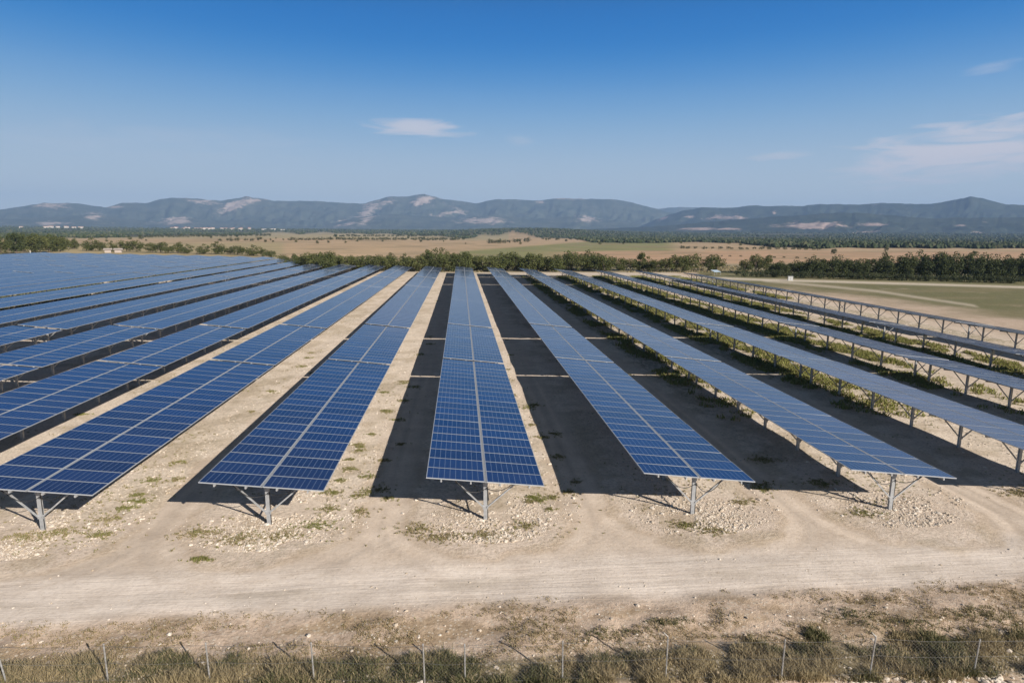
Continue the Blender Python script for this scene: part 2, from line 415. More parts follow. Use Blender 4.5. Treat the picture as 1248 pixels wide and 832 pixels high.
# far land: bands as they lie between the plant and the hills
am = 1-inarr.astype(float)
beyond = ss(0, 6, Y-(152+.0*X)-np.interp(X, [-130, -60, -25, 0], [60, 45, 14, 8]))
side = ss(56, 60, X + (nB-.5)*3)*ss(20, 24, Y)
lside = ss(0, 3, -135-X+ (nB-.5)*2)
verge = C(.30, .255, .165)
colr = lay(colr, np.clip(beyond+lside, 0, 1), verge*(.8+.4*nA)[..., None]) if False else lay(colr, np.clip(beyond+lside, 0, 1), verge)
grass += np.clip(beyond, 0, 1)*.3
pale_track = np.exp(-((PY-(334.5+(PX-620)*.004 + 1.2*np.sin(PX*.02)))/1.6)**2)*((PX > 430) & (PX < 830))
colr = lay(colr, pale_track*.9, C(.58, .50, .40))
# meadow on the far side of the last row
meadow = C(.145, .143, .062)
my = np.interp(PX, [850, 980, 1070, 1160, 1260, 1500], [345, 353, 363, 376, 388, 404]) + (fbm(X*.12, Y*.12, 120, 4)-.5)*9 + (nB-.5)*3
mside = (PX > 850)*ss(-5, 5, my-PY)*(Y > 60)*(PY > 330)*(X > 54)
colr = lay(colr, side*(1-beyond)*.9, C(.50, .385, .29)*1.0); colr = lay(colr, side*(1-beyond)*ss(.45, .65, fbm(X*.15, Y*.3, 130, 4))*.5, C(.34, .27, .18))
colr = lay(colr, mside*.95*ss(.1, .5, nB*.5+nA*.5+.12), meadow)
lng = fbm(PX*.012, PY*.35, 70, 3)
colr = lay(colr, mside*ss(.45, .7, lng)*.45, C(.25, .205, .115))
tr2 = np.exp(-((PY-np.interp(PX, [930, 1000, 1070, 1130, 1190], [342, 348, 355, 364, 373]))/1.5)**2)*((PX > 930) & (PX < 1190))*(Y > 60)
colr = lay(colr, tr2*.8, C(.50, .43, .33))
tr1 = np.exp(-((PY-np.interp(PX, [850, 930, 1030, 1248, 1500], [338, 341, 343.5, 350, 358]))/1.4)**2)*(PX > 850)*(Y > 60)
colr = lay(colr, tr1*.95, C(.62, .54, .43))
farm = ((Y > 195) & (PY < 331)).astype(float)*ss(200, 225, Y)
tan = C(.47, .34, .215); straw = C(.43, .345, .20); green = C(.26, .25, .115); brown = C(.42, .275, .175)
fcol = np.ones(X.shape + (3,))*tan
wv = 2.0*np.sin(PX*.011+1) + 1.2*np.sin(PX*.031)
fcol = lay(fcol, ss(296, 301, PY - wv*.4)*(PX < 345)*1.0, straw*.95)
fcol = lay(fcol, ss(-1, 1, (292.5+wv*.2)-PY)*(PX < 620), C(.40, .33, .2))
fcol = lay(fcol, ss(-1.2, 1.2, PY-(304-(PX-590)*.075))*ss(-14, 14, (820-PX))*(PX > 560)*ss(-1, 1, PY-293.5), green)
fcol = lay(fcol, ss(-1, 1, PY-(306+wv*.3))*(PX > 640)*ss(640, 720, PX), brown*1.15)
fcol = lay(fcol, ss(-1, 1, 294.5-PY)*ss(900, 940, PX), C(.33, .235, .16))
fcol = lay(fcol, .5*ss(.5, .66, fbm(PX*.02, PY*.6, 80, 3)), C(.30, .235, .14))
wood_y = np.interp(PX, [-200, 0, 130, 215, 330, 450, 570, 585, 700, 725, 900, 945, 1248, 1500], [292, 292, 291, 288.5, 286.3, 287, 289.5, 288.5, 290, 295.5, 296, 302, 303, 303]) + (fbm(PX*.03, PY*0, 90)-.5)*3
wfl = ss(-.7, .7, wood_y-PY)
fcol = lay(fcol, wfl*.93, C(.075, .08, .045))
colr = lay(colr, farm, fcol)
farmask = np.clip(farm + ss(150, 200, Y), 0, 1)
grass = np.clip(grass*(1-farmask), 0, 1); stony = np.clip(stony, 0, 1)
stony = stony*(1-.55*np.clip(mside+beyond, 0, 1))
ny, nx = X.shape
V = np.stack([X, Y, Z], -1).reshape(-1, 3)
ii = (np.arange(ny-1)[:, None]*nx + np.arange(nx-1)[None]).ravel()
F = np.stack([ii, ii+1, ii+nx+1, ii+nx], -1)
gm = arrmesh('ground', V, F, [M_ground], smooth=True)
def vcol(me, name, a):
    l = me.color_attributes.new(name, 'FLOAT_COLOR', 'POINT'); q = np.ones((len(a), 4), np.float32); q[:, :a.shape[1]] = a
    l.data.foreach_set('color', q.ravel())
vcol(gm, 'land', np.clip(colr, 0, 1).reshape(-1, 3))
vcol(gm, 'rough', np.stack([stony, grass, farmask, np.clip(road, 0, 1)], -1).reshape(-1, 4))
tag(link(bpy.data.objects.new('ground', gm)), 'pale sandy ground, dirt road and dry fields of the plain', kind='structure')

# ------------------------------------------------------------------ mountains and hills
def hillmat(name, veg1, veg2, rock):
    m = mat(name, veg1, .95, 0, .05); t = NT(m); co = t.n('ShaderNodeTexCoord').outputs['Object']
    a = t.noise(co, .006, 8, .62); b = t.noise(co, .0016, 6, .6)
    rk = t.n('ShaderNodeVertexColor', layer_name='rock').outputs['Color']
    s = t.n('ShaderNodeSeparateColor'); t.l(rk, s.inputs[0])
    base = t.mix(t.ramp(a, (.4, (0, 0, 0)), (.62, (1, 1, 1))), veg1, veg2)
    f = t.math('MULTIPLY', t.math('SUBTRACT', t.math('ADD', s.outputs[0], t.math('MULTIPLY', t.math('SUBTRACT', t.noise(co, .011, 9, .75), .5), 2.8)), .44), 2.6, clamp=True)
    base = t.mix(t.math('MULTIPLY', f, .8), base, t.mix(b, rock, tuple(q*.8 for q in rock)))
    t.l(base, t.b.inputs['Base Color']); return m
def range_mesh(name, crest, D, depth, base_px, patches, m, label, seed, rid=1.0):
    cx = np.array([c[0] for c in crest], float); cy = np.array([c[1] for c in crest], float)
    px = np.arange(cx[0], cx[-1]+.1, 1.6)
    # smooth crest
    ex = np.interp(px, cx, cy); k = np.array([1, 3, 5, 3, 1.]); k /= k.sum()
    for _ in range(2): ex = np.convolve(np.pad(ex, 2, 'edge'), k, 'valid')
    ex = ex + (fbm(px*.13, px*0, seed, 4)-.5)*1.6
    dirs = np.array([pixdir(a, b) for a, b in zip(px, ex)])
    hor = np.hypot(dirs[:, 0], dirs[:, 1]); hd = dirs[:, :2]/hor[:, None]
    crz = CAM_H + D*dirs[:, 2]/hor
    tt = np.linspace(0, 1, 46)
    VV = []; RK = []
    az = px*.02
    for t_ in tt:
        r = D - depth*(1-t_)
        sp = fbm(px*.03 + 1.5*t_, np.full_like(px, t_*4.3), seed+3, 4)
        rg_ = 1-np.abs(2*fbm(px*.05 - 2*t_, np.full_like(px, t_*4.1), seed+9, 4)-1)
        p = .85 + .8*sp
        z = crz*(t_**p) if t_ > 0 else crz*0
        z = z - rid*crz*.26*rg_*np.sin(math.pi*t_)
        z = z*1.0 + 8*(t_ > 0) - 12*(t_ == 0)
        if t_ == 1: z = crz
        VV.append(np.stack([hd[:, 0]*r, hd[:, 1]*r, z], -1))
    for q, f in ((1.06, .75), (1.2, -.02)):
        VV.append(np.stack([hd[:, 0]*D*q, hd[:, 1]*D*q, crz*f], -1))
    VV = np.array(VV); R_, Cn = VV.shape[:2]
    ppx, ppy, _ = PROJ(VV[..., 0], VV[..., 1], VV[..., 2])
    rk = np.zeros((R_, Cn))
    for (x, y, hw, hh, sl, a) in patches:
        dx = (ppx-x); dy = (ppy-y) + sl*dx
        rk = np.maximum(rk, a*np.exp(-(dx/hw)**2 - (dy/hh)**2))
    rk += .22*fbm(ppx*.05, ppy*.12, seed+20)
    ii = (np.arange(R_-1)[:, None]*Cn + np.arange(Cn-1)[None]).ravel()
    F = np.stack([ii, ii+1, ii+Cn+1, ii+Cn], -1)
    me = arrmesh(name, VV.reshape(-1, 3), F, [m], smooth=True)
    vcol(me, 'rock', rk.reshape(-1, 1).repeat(3, 1))
    tag(link(bpy.data.objects.new(name, me)), label, kind='structure')
M_mtn = hillmat('mountain scrub', (.060, .075, .055), (.10, .11, .08), (.58, .47, .40))
M_mtn2 = hillmat('mountain forest', (.035, .048, .036), (.06, .072, .05), (.56, .42, .36))
crestA = [(-260, 262), (-120, 258), (0, 256), (18, 253), (49, 247.7), (79, 247.7), (102, 249), (128, 253), (151, 247), (177, 247.7), (195, 242.6), (213, 241), (231, 242), (272, 244.6), (300, 239.5), (320, 242), (333, 245), (371, 244.6), (412, 247), (443, 248), (474, 239.5), (495, 239.5), (518, 236.4), (538, 242.6), (582, 247.7), (602, 243), (630, 243), (653, 244.4), (676, 241.8), (748, 243), (775, 248), (800, 254.6), (830, 263), (870, 273), (960, 280)]
range_mesh('mountains', crestA, 7400, 2300, 281, [
    (62, 251, 26, 4, 0, .75), (110, 262, 16, 5, .1, .5), (60, 272, 30, 2.5, 0, .55), (215, 268, 22, 4, .0, .75), (140, 252, 14, 2, 0, .5), (250, 246, 26, 5, -.1, .6), (285, 251, 22, 6, .35, 1.0), (305, 245, 16, 5, 0, .8),
    (450, 256, 16, 8, .6, .75), (425, 270, 18, 3.5, .2, .7), (470, 246, 16, 4, .25, .6), (515, 245, 15, 6, .3, .85), (545, 260, 22, 3, .15, .6), (590, 268, 26, 4.5, 0, .85), (560, 256, 14, 3, -.4, .5),
    (715, 267, 14, 4, -.05, .95), (660, 246, 8, 2, 0, .6), (690, 242, 40, 1.5, 0, .4)], M_mtn, 'hazy blue mountain range with pale bare rock patches on the skyline', 100)
crestM = [(-260, 270), (-100, 268), (0, 268), (60, 266), (110, 261.5), (150, 267), (190, 271), (225, 266), (262, 270), (300, 268), (345, 272), (395, 275), (430, 267), (480, 261), (520, 264), (560, 266), (600, 262), (650, 267), (700, 264), (745, 269), (790, 275), (840, 281)]
range_mesh('mountain_spurs', crestM, 6300, 1400, 281.5, [(60, 272, 30, 2.5, 0, .6), (115, 264, 16, 4, .1, .6), (215, 270, 24, 4, .0, .75), (450, 266, 16, 5, .5, .7), (590, 269, 30, 4.5, 0, .85), (715, 268, 14, 3.5, -.05, .9), (425, 273, 18, 2.5, .2, .7)], M_mtn, 'lower hazy spurs in front of the main mountain range', 150, .6)
range_mesh('distant_hill', [(790, 257), (804, 254.6), (818, 252.6), (832, 252.2), (850, 253), (880, 254), (920, 258)], 9000, 800, 281, [], M_mtn, 'palest distant hill in the dip between two ranges', 200, .4)
crestB = [(770, 281), (797, 268.7), (815, 262), (833, 257), (856, 252.8), (892, 253.3), (915, 250), (940, 251.3), (979, 251), (997, 248.7), (1051, 249.5), (1071, 247.4), (1133, 248.7), (1159, 244.4), (1182, 239.5), (1195, 241), (1225, 249.5), (1248, 250), (1330, 252), (1500, 256)]
range_mesh('wooded_mountains', crestB, 6000, 1500, 281, [(808, 266, 8, 2, .3, .8), (838, 264, 10, 2.5, 0, .5), (885, 265, 26, 3, 0, .85), (944, 260, 2.5, 2.5, 0, .9), (905, 266, 14, 2, 0, .6)], M_mtn2, 'dark wooded mountains with a cone shaped summit', 300, .7)
crestD = [(700, 281.5), (800, 277), (860, 272), (905, 268), (960, 264), (1010, 260.5), (1040, 260), (1080, 263), (1130, 267), (1190, 266.5), (1248, 266), (1340, 265), (1500, 267)]
range_mesh('foothills', crestD, 4300, 900, 281, [(992, 275, 34, 4.5, 0, 1.1), (1050, 284, 20, 3, .1, .8), (1070, 273, 16, 2, 0, .9), (850, 279, 26, 2, 0, .8), (885, 279, 20, 1.6, 0, .8), (1120, 290, 22, 1.2, .05, .8), (1170, 274, 10, 1.5, 0, .7), (1195, 284, 10, 2, 0, .7), (1230, 288, 14, 1.5, 0, .6)], M_mtn2, 'dark wooded foothills with pinkish bare clearings', 400, .5)

# ------------------------------------------------------------------ solar tables
ct, st = math.cos(TH), math.sin(TH)
MW, MP, ML, FR, TK = 2.055, .98, .968, .022, .035
def SP(s, y, dz=0):  # point on the tilted deck: s across, y along, dz normal to it
    return (s*ct + dz*st, y, ZC - s*st + dz*ct)
def module_into(b, s0, y0, full=True, loc=None):
    s1, y1 = s0 + MW, y0 + ML
    P = (lambda s, y, dz: loc(s, y, dz)) if loc else SP
    o = [(s0, y0), (s1, y0), (s1, y1), (s0, y1)]; i = [(s0+FR, y0+FR), (s1-FR, y0+FR), (s1-FR, y1-FR), (s0+FR, y1-FR)]
    for k in range(4):
        j = (k+1) % 4
        b.quad(P(*o[k], 0), P(*o[j], 0), P(*i[j], 0), P(*i[k], 0), 1)
        b.quad(P(*o[k], -TK), P(*o[j], -TK), P(*o[j], 0), P(*o[k], 0), 1)
    b.quad(*[P(*q, -.004) for q in i], m=0, uv=[(0, 0), (1, 0), (1, 1), (0, 1)])
    b.quad(*[P(*q, -TK) for q in reversed(o)], m=2)
S0 = (-PW/2, PW/2 - MW)
_mod = MB(); module_into(_mod, 0, 0, loc=lambda s, y, dz: (s, y, dz)); MOD_ME = _mod.mesh('solar_panel', [M_cell, M_alu, M_back])
PUR = (-1.56, -.52, .52, 1.56)
def post_ys(L): n = max(2, round((L-1.08)/3.32)+1); return [.54 + (L-1.08)*k/(n-1) for k in range(n)]
def post_into(b):
    zt = ZC - TK - .155; w, d, t_ = .065, .05, .014
    b.box(-w, w, -d, -d+t_, -.3, zt); b.box(-w, -w+t_, -d+t_, d, -.3, zt); b.box(w-t_, w, -d+t_, d, -.3, zt)
    b.box(-w+t_, -w+.036, d-t_, d, -.3, zt); b.box(w-.036, w-t_, d-t_, d, -.3, zt)
def rafter_into(b, y): b.bar(SP(-1.75, y, -TK-.12), SP(1.75, y, -TK-.12), .06, .09, up=(0, 0, 1))
def strut_into(b, y, s): b.bar((s*.06, y-.07, .50), SP(s*1.12, y-.07, -TK-.15), .045, .05); 
def plate_into(b, y): b.box(-.1, .1, y-.062, y-.054, .42, .58); b.box(-.09, .09, y-.062, y-.055, ZC-.34, ZC-.14)
def purlin_into(b, s, L): b.bar(SP(s, -.05, -TK-.04), SP(s, L+.04, -TK-.04), .05, .075)
_b = MB(); post_into(_b); POST_ME = _b.mesh('post', [M_galv])
_b = MB(); rafter_into(_b, 0); RAFT_ME = _b.mesh('rafter', [M_galv])
STRUT = {}
for s in (-1, 1):
    _b = MB(); strut_into(_b, 0, s); STRUT[s] = _b.mesh('strut', [M_galv])
_b = MB(); plate_into(_b, 0); PLATE_ME = _b.mesh('bracket', [M_galv])
cache = {}
def get(key, f, mats, name):
    if key not in cache:
        b = MB(); f(b); cache[key] = b.mesh(name, mats)
    return cache[key]
def child(name, me, par, loc=(0, 0, 0), rot=(0, 0, 0)):
    o = bpy.data.objects.new(name, me); o.location = loc; o.rotation_euler = rot; return link(o, par)
def table(X0, Y0, n, tier, label):
    L = n*MP - (MP-ML); jr = random.Random(int(X0*100)*31 + int(Y0*10))
    r = empty('solar_table', (X0, Y0, float(np.interp(X0, LEFTX, LEFTZ)))); r.location.z += jr.uniform(-.018, .012); r.rotation_euler = (jr.uniform(-.0008, .0008), jr.uniform(-.0035, .0035), 0); tag(r, label, 'solar table', 'tilted solar tables standing in long parallel rows')
    if tier == 'A':
        for k in range(n):
            for s0 in S0:
                child('solar_panel', MOD_ME, r, SP(s0, k*MP), (jr.gauss(0, .0016), TH + jr.gauss(0, .0014), 0))
    else:
        def f(b):
            for k in range(n):
                for s0 in S0: module_into(b, s0, k*MP)
        o = child('panel_field', get(('pf', n), f, [M_cell, M_alu, M_back], 'panel_field'), r)
    ys = post_ys(L)
    if tier in 'AB':
        for y in ys:
            p = child('post', POST_ME, r, (0, y, 0))
            if tier == 'A':
                child('bracket', PLATE_ME, p)
            child('rafter', RAFT_ME, r, (0, y, 0))
            for s in (-1, 1): child('strut', STRUT[s], r, (0, y, 0))
        if tier == 'A':
            for s in PUR: child('purlin', get(('pu', n, s), lambda b: purlin_into(b, s, L), [M_galv], 'purlin'), r)
            child('centre_rail', get(('cr', n), lambda b: b.bar(SP(0, -.02, -.022), SP(0, L, -.022), .062, .02), [M_galv], 'centre_rail'), r)
        else:
            def f(b):
                for s in PUR: purlin_into(b, s, L)
                b.bar(SP(0, -.02, -.018), SP(0, L, -.018), .066, .02)
            child('rail_frame', get(('rf', n), f, [M_galv], 'rail_frame'), r)
    else:
        def f(b):
            for s in PUR: purlin_into(b, s, L)
            b.bar(SP(0, -.02, -.018), SP(0, L, -.018), .066, .02)
            for y in ys:
                rafter_into(b, y); strut_into(b, y, -1); strut_into(b, y, 1)
                b.box(-.065, .065, y-.05, y+.05, -.3, ZC-TK-.155)
        child('support_frame', get(('sf', n), f, [M_galv], 'support_frame'), r)
    return r
ORD = ['', 'first', 'second', 'third', 'fourth', 'fifth', 'sixth', 'seventh', 'eighth', 'ninth', 'tenth']
CARD = ['', 'one', 'two', 'three', 'four', 'five', 'six', 'seven', 'eight', 'nine', 'ten', 'eleven', 'twelve', 'thirteen', 'fourteen', 'fifteen', 'sixteen', 'seventeen', 'eighteen']
GAPS = [0, 20.9, 37.2, 58.8, 80.2, 101.5, 122.8]
for r in rows:
    yn = y_near(r); L = YEND[r] - yn
    g = [v for v in GAPS if v < L-8]
    while L - g[-1] > 24: g.append(g[-1] + 21.3)
    g.append(L)
    for k in range(len(g)-1):
        n = int(round((g[k+1]-g[k]-.28)/MP)); y0 = yn + g[k]; y1 = y0+n*MP
        # skip what stands wholly outside the frame with room to spare
        cx, cy, _ = PROJ(np.array([ROWX[r]]*2), np.array([y0, y1]), np.array([ZC, ZC]))
        dlim = 260
        if (cx.max() < -dlim) or (cx.min() > 1248+dlim): continue
        if r == 0: where = 'in the central row that runs straight away'
        else: where = '%s row%s %s of the central row' % (CARD[abs(r)], '' if abs(r) == 1 else 's', 'meadow-side' if r > 0 else 'wood-side')
        lab = 'blue solar table %s, %s back from the road' % (where, ORD[k+1])
        tier = 'A' if (y1 < 60 and -6 <= r <= 6) else ('B' if (y1 < 102 and -1 <= r <= 6) else 'C')
        tb = table(ROWX[r], y0, n, tier, lab)
        if r == 5 and k in (1, 2):
            for yy in post_ys(n*MP-.012)[1::2]:
                b = MB(); b.box(-.16, .16, -.14, -.06, .95, 1.3); b.box(-.13, -.05, -.15, -.14, 1.0, 1.1)
                child('junction_box', b.mesh('junction_box', [M_white]), tb, (-.02, yy, 0))

    if r in (1, 2, -1, 0, -2):
        tb0 = [o for o in bpy.data.objects if o.type == 'EMPTY' and o.name.startswith('solar_table') and abs(o.location.x-ROWX[r]) < .01 and abs(o.location.y-yn) < .01][0]
        b = MB(); rc = random.Random(r+9)
        for a_, c_, sag in (((-1.1, .35, 1.62), (.08, .5, 1.25), .32), ((.08, .48, 1.2), (.95, .3, 1.42), .38 if r == 1 else .15)):
            P0, P1 = Vector(a_), Vector(c_); prev = P0
            for q in range(1, 9):
                f = q/8; P = P0.lerp(P1, f); P.z -= sag*4*f*(1-f); b.tube(prev, P, .014, n=5, cap=False); prev = P
        b.tube((.085, .5, 1.25), (.085, .5, .0), .014, n=5, cap=False)
        b.build('cable', [M_cable], tb0)
# ------------------------------------------------------------------ wire fence by the grass
fence = empty('wire_fence', (0, 12.6, 0)); tag(fence, 'low wire mesh fence on slim steel posts along the grass verge', 'fence')
fp = [(-12.9, 13.47), (-10.45, 13.36), (-8.2, 13.25), (-5.87, 13.10), (-3.47, 12.93), (-.91, 12.70), (.02, 12.62), (2.29, 12.52), (4.71, 12.38), (7.45, 12.22), (9.58, 12.14), (12.12, 12.02), (14.6, 11.9)]
hts = [1.1, 1.05, .95, 1.02, 1.02, 1.0, .98, 1.02, 1.06, 1.02, 1.1, .9, 1.0]
tops = []
for i, ((x, y), h) in enumerate(zip(fp, hts)):
    z = float(ground_h(np.array([x]), np.array([y]))[0]); b = MB()
    lx, ly = random.uniform(-.03, .03), random.uniform(-.03, .03)
    if i == 1: lx = -.12
    b.tube((0, 0, -.2), (lx, ly, h), .019, .018, 8)
    if i in (8, 10, 1): b.tube((lx, ly, h), (lx-.10, ly+.02, h+.10), .016, .013, 6)
    else: b.tube((lx, ly, h), (lx, ly, h+.02), .023, .016, 8)
    o = b.build('fence_post', [M_rust], fence); o.location = (x, y-12.6, z); tops.append(Vector((x+lx, y-12.6+ly, z+h)))
b = MB(); wb = MB()
for i in range(len(fp)-1):
    p0 = Vector((fp[i][0], fp[i][1]-12.6, 0)); p1 = Vector((fp[i+1][0], fp[i+1][1]-12.6, 0))
    L = (p1-p0).length
    for f, rr in ((.97, .0022), (.55, .0018), (.12, .0018)):
        prev = None
        for k in range(7):
            q = k/6; a = Vector((0, 0, 0)) + p0.lerp(p1, q); zt = tops[i].z*(1-q) + tops[i+1].z*q
            a.z = zt*f - .05*math.sin(math.pi*q)
            a += Vector((0, -.026, 0))
            if prev is not None: wb.bar(prev, a, rr*2, rr*2)
            prev = a
    n = int(L/.09)
    for k in range(-11, n+1):
        for sgn in (1, -1):
            u0 = k*.09; H_ = .93
            xa, za = (u0, .02) if sgn > 0 else (u0, H_); xb, zb = (u0 + H_, H_) if sgn > 0 else (u0 + H_, .02)
            if xb < 0 or xa > L: continue
            if xa < 0: f = -xa/(xb-xa); za = za + (zb-za)*f; xa = 0
            if xb > L: f = (L-xa)/(xb-xa); zb = za + (zb-za)*f; xb = L
            A = p0.lerp(p1, xa/L); B = p0.lerp(p1, xb/L); A.z = za; B.z = zb
            A.y -= .028; B.y -= .028
            b.quad((A.x, A.y, A.z-.0016), (B.x, B.y, B.z-.0016), (B.x, B.y, B.z+.0016), (A.x, A.y, A.z+.0016))
b.build('wire_mesh', [M_wire], fence); wb.build('tension_wire', [M_wire], fence)

# ------------------------------------------------------------------ grass, weeds, stones (uncountable)
def blades(name, pts, hts, wid, mats, mi, lean=.5, label=None, per=1):
    n = len(pts); a = rng.uniform(0, 2*np.pi, n); ln = rng.uniform(.1, lean, n)*hts; w = wid*rng.uniform(.6, 1.3, n)
    b = rng.uniform(0, 2*np.pi, n)
    dx, dy = np.cos(a)*ln, np.sin(a)*ln; wx, wy = np.cos(b)*w, np.sin(b)*w
    V = np.empty((n, 5, 3)); x, y, z = pts.T
    V[:, 0] = np.stack([x-wx, y-wy, z-.02], -1); V[:, 1] = np.stack([x+wx, y+wy, z-.02], -1)
    V[:, 2] = np.stack([x+wx*.8+dx*.35, y+wy*.8+dy*.35, z+hts*.55], -1); V[:, 3] = np.stack([x-wx*.8+dx*.35, y-wy*.8+dy*.35, z+hts*.55], -1)
    V[:, 4] = np.stack([x+dx, y+dy, z+hts], -1)
    base = np.arange(n)[:, None]*5
    Q = base + np.array([[0, 1, 2, 3]]); T = base + np.array([[3, 2, 4, 4]])
    F = np.concatenate([Q, T]); 
    # the tip as its own quad with a slightly widened end keeps every face a quad
    V2 = np.concatenate([V.reshape(-1, 3), (V[:, 4] + np.stack([wx, wy, wx*0], -1)*.25)]); T[:, 3] = np.arange(n)+n*5; T = T[:, [0, 1, 3, 2]]; T[:, 3] = base[:, 0]+4
    F = np.concatenate([Q, T])
    me = arrmesh(name, V2, F, mats, np.concatenate([mi, mi])); o = link(bpy.data.objects.new(name, me))
    tag(o, label, kind='stuff'); return o
def onground(x, y): return np.stack([x, y, ground_h(x, y)], -1)
# tall verge grass at the fence
n = 300000
x = rng.uniform(-15, 19, n); y = rng.uniform(11.0, 14.9, n)
cl = fbm(x*1.6, y*1.6, 60, 3); lim = np.interp(x, GLX, GLY) + (fbm(x*1.1, y*1.1, 2)-.5)*1.2
low = 12.3-.05*x - .5
keep = (y < lim) & (y > low - .0) & (rng.uniform(0, 1, n) < ss(.3, .6, cl)*.95 + .08)
keep &= ~((x > 6) & (y < 12.05-.035*(x-6)+.25*(vn(x*2, y*0, 3)-.5)))
x, y, cl = x[keep], y[keep], cl[keep]; n = len(x)
gr = fbm(x*.45, y*.8, 64, 3) + .02*ss(2, 12, x)
mi = (rng.uniform(0, 1, n) < ss(.42, .66, gr)*.8).astype(int)
h = rng.uniform(.05, .22, n)*(.45 + .9*ss(.35, .7, cl))
blades('verge_grass', onground(x, y), h, .008, [M_dry, M_grn], mi, .9, 'tall dry and green grass along the wire fence')
# sparse tufts over the verge, the row ends and between the rows
def tufts(name, cx, cy, nb, spread, hmin, hmax, wid, green, label, mats=None):
    k = len(cx); sp = np.repeat(spread, nb) if np.ndim(spread) else spread
    a = rng.uniform(0, 2*np.pi, k*nb); r = np.sqrt(rng.uniform(0, 1, k*nb))*sp
    x = np.repeat(cx, nb) + r*np.cos(a); y = np.repeat(cy, nb) + r*np.sin(a)
    mi = (rng.uniform(0, 1, k*nb) < np.repeat(green, nb)).astype(int)
    return blades(name, onground(x, y), rng.uniform(hmin, hmax, k*nb), wid, mats or [M_dry, M_weed], mi, 1.0, label)
n = 10000; x = rng.uniform(-17, 20, n); y = rng.uniform(13.2, 15.9, n)
m_ = (fbm(x*.5, y*1.5, 66, 3) > .50) & (rng.uniform(0, 1, n) < 1-ss(14.6, 15.8, y)*.8)
x, y = x[m_], y[m_]
tufts('dry_tufts', x, y, 9, .09, .015, .055, .008, .03 + .0*x, 'low dry tufts scattered on the bank below the road')
# dark green patches on the bank
pc = [(G(1085, 766), .5), (G(1125, 772), .35), (G(1040, 752), .35), (G(1240, 760), .5), (G(745, 775), .35), (G(815, 760), .2), (G(1190, 752), .3)]
x = np.concatenate([q[0][0] + rng.normal(0, q[1]*1.5, 60) for q in pc]); y = np.concatenate([q[0][1] + rng.normal(0, q[1]*.45, 60) for q in pc])
tufts('green_patches', x, y, 9, .08, .02, .08, .008, np.full(len(x), .8), 'green weed patches on the sandy bank', [M_dry, M_grn])
# weeds at the row ends and alongside
cx, cy, sp, gnn = [], [], [], []
spots = [((290, 595+62), .75, .3), ((385, 640), .45, .95), ((405, 600), .3, .7), ((345, 652), .5, .3), ((240, 650), .5, .35), ((650, 605), .38, .95), ((590, 652), .6, .3), ((640, 640), .4, .4),
         ((170, 610), .3, .9), ((155, 618), .25, .8), ((120, 652), .35, .6), ((30, 655), .5, .4), ((70, 650), .5, .4), ((835, 640), .35, .6), ((870, 648), .4, .3), ((510, 645), .5, .3), ((1050, 625), .35, .6), ((930, 560), .5, .3), ((1000, 590), .5, .5), ((1240, 600), .6, .3),
         ((415, 585), .2, .7), ((425, 560), .15, .7), ((440, 545), .15, .8), ((468, 478), .25, .8), ((470, 500), .2, .6), ((60, 480), .3, .5), ((330, 438), .3, .6), ((375, 436), .25, .7), ((100, 505), .25, .9), ((540, 655), .5, .25), ((245, 682), .25, .8)]
for (q, s_, g_) in spots:
    X_, Y_ = G(*q); k = int(170*s_) + 14
    cx.append(X_ + rng.normal(0, s_*1.15, k)*rng.uniform(.3, 1, k)); cy.append(Y_ + rng.normal(0, s_*.62, k)*rng.uniform(.3, 1, k)); gnn.append(np.full(k, g_)); 
for k_ in range(110):
    rw = random.choice([-5, -4, -3, -2, -1, -1, 0, 0, 1, 1]); X_ = ROWX[rw] + random.uniform(1.6, 4.0); Y_ = 21 + random.expovariate(1/18); s_ = random.uniform(.15, .45); k = int(120*s_) + 10
    if Y_ > 95: continue
    cx.append(X_ + rng.normal(0, s_, k)*rng.uniform(.3, 1, k)); cy.append(Y_ + rng.normal(0, s_*.8, k)*rng.uniform(.3, 1, k)); gnn.append(np.full(k, random.choice([.3, .6, .8])))
# random sprinkle beside every row
n = 12000; rr = rng.choice([r for r in rows if -6 <= r <= 6], n); x = np.array([ROWX[q] for q in rr]) + rng.normal(.8, 1.5, n); y = 19.2 + rng.exponential(26, n)
m_ = (y < 140) & (fbm(x*.6, y*.6, 68, 3) > .54); x, y, rr = x[m_], y[m_], rr[m_]
cx.append(x); cy.append(y); gnn.append(np.where(rr >= 2, .75, .4))
x = np.concatenate(cx); y = np.concatenate(cy)
tufts('weeds', x, y, 10, .06, .015, .07, .010, np.concatenate(gnn), 'low yellow green weeds scattered round the row ends')
# lush strips between the meadow-side rows
n = 44000; rr = rng.choice([2, 3, 4, 5, 5, 6, 4, 3], n); x = np.array([ROWX[q] for q in rr]) + rng.uniform(-1.6, 2.9, n); y = rng.uniform(32, 148, n)
dens = ss(26, 62, y)*.55 + .08
m_ = (rng.uniform(0, 1, n) < dens*ss(.40, .56, fbm(x*.8, y*.35, 69, 3))*1.5) & ~((rr == 6) & (y < 95)); x, y = x[m_], y[m_]
tufts('undergrowth', x, y, 16, .34, .05, .30, .040, np.full(len(x), .85), 'lush yellow green undergrowth in the strips between meadow-side rows')
# dark tufts added as shade in the narrow strips of the far wood-side rows
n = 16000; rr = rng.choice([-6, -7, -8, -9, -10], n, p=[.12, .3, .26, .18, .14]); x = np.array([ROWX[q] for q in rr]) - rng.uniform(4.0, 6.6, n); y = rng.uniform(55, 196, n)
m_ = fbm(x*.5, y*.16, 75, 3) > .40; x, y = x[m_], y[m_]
tufts('scrub', x, y, 12, .4, .08, .34, .05, np.full(len(x), .9), 'dark tufts added as shade in the narrow strips between far wood-side rows', [M_dry, M_leafd])
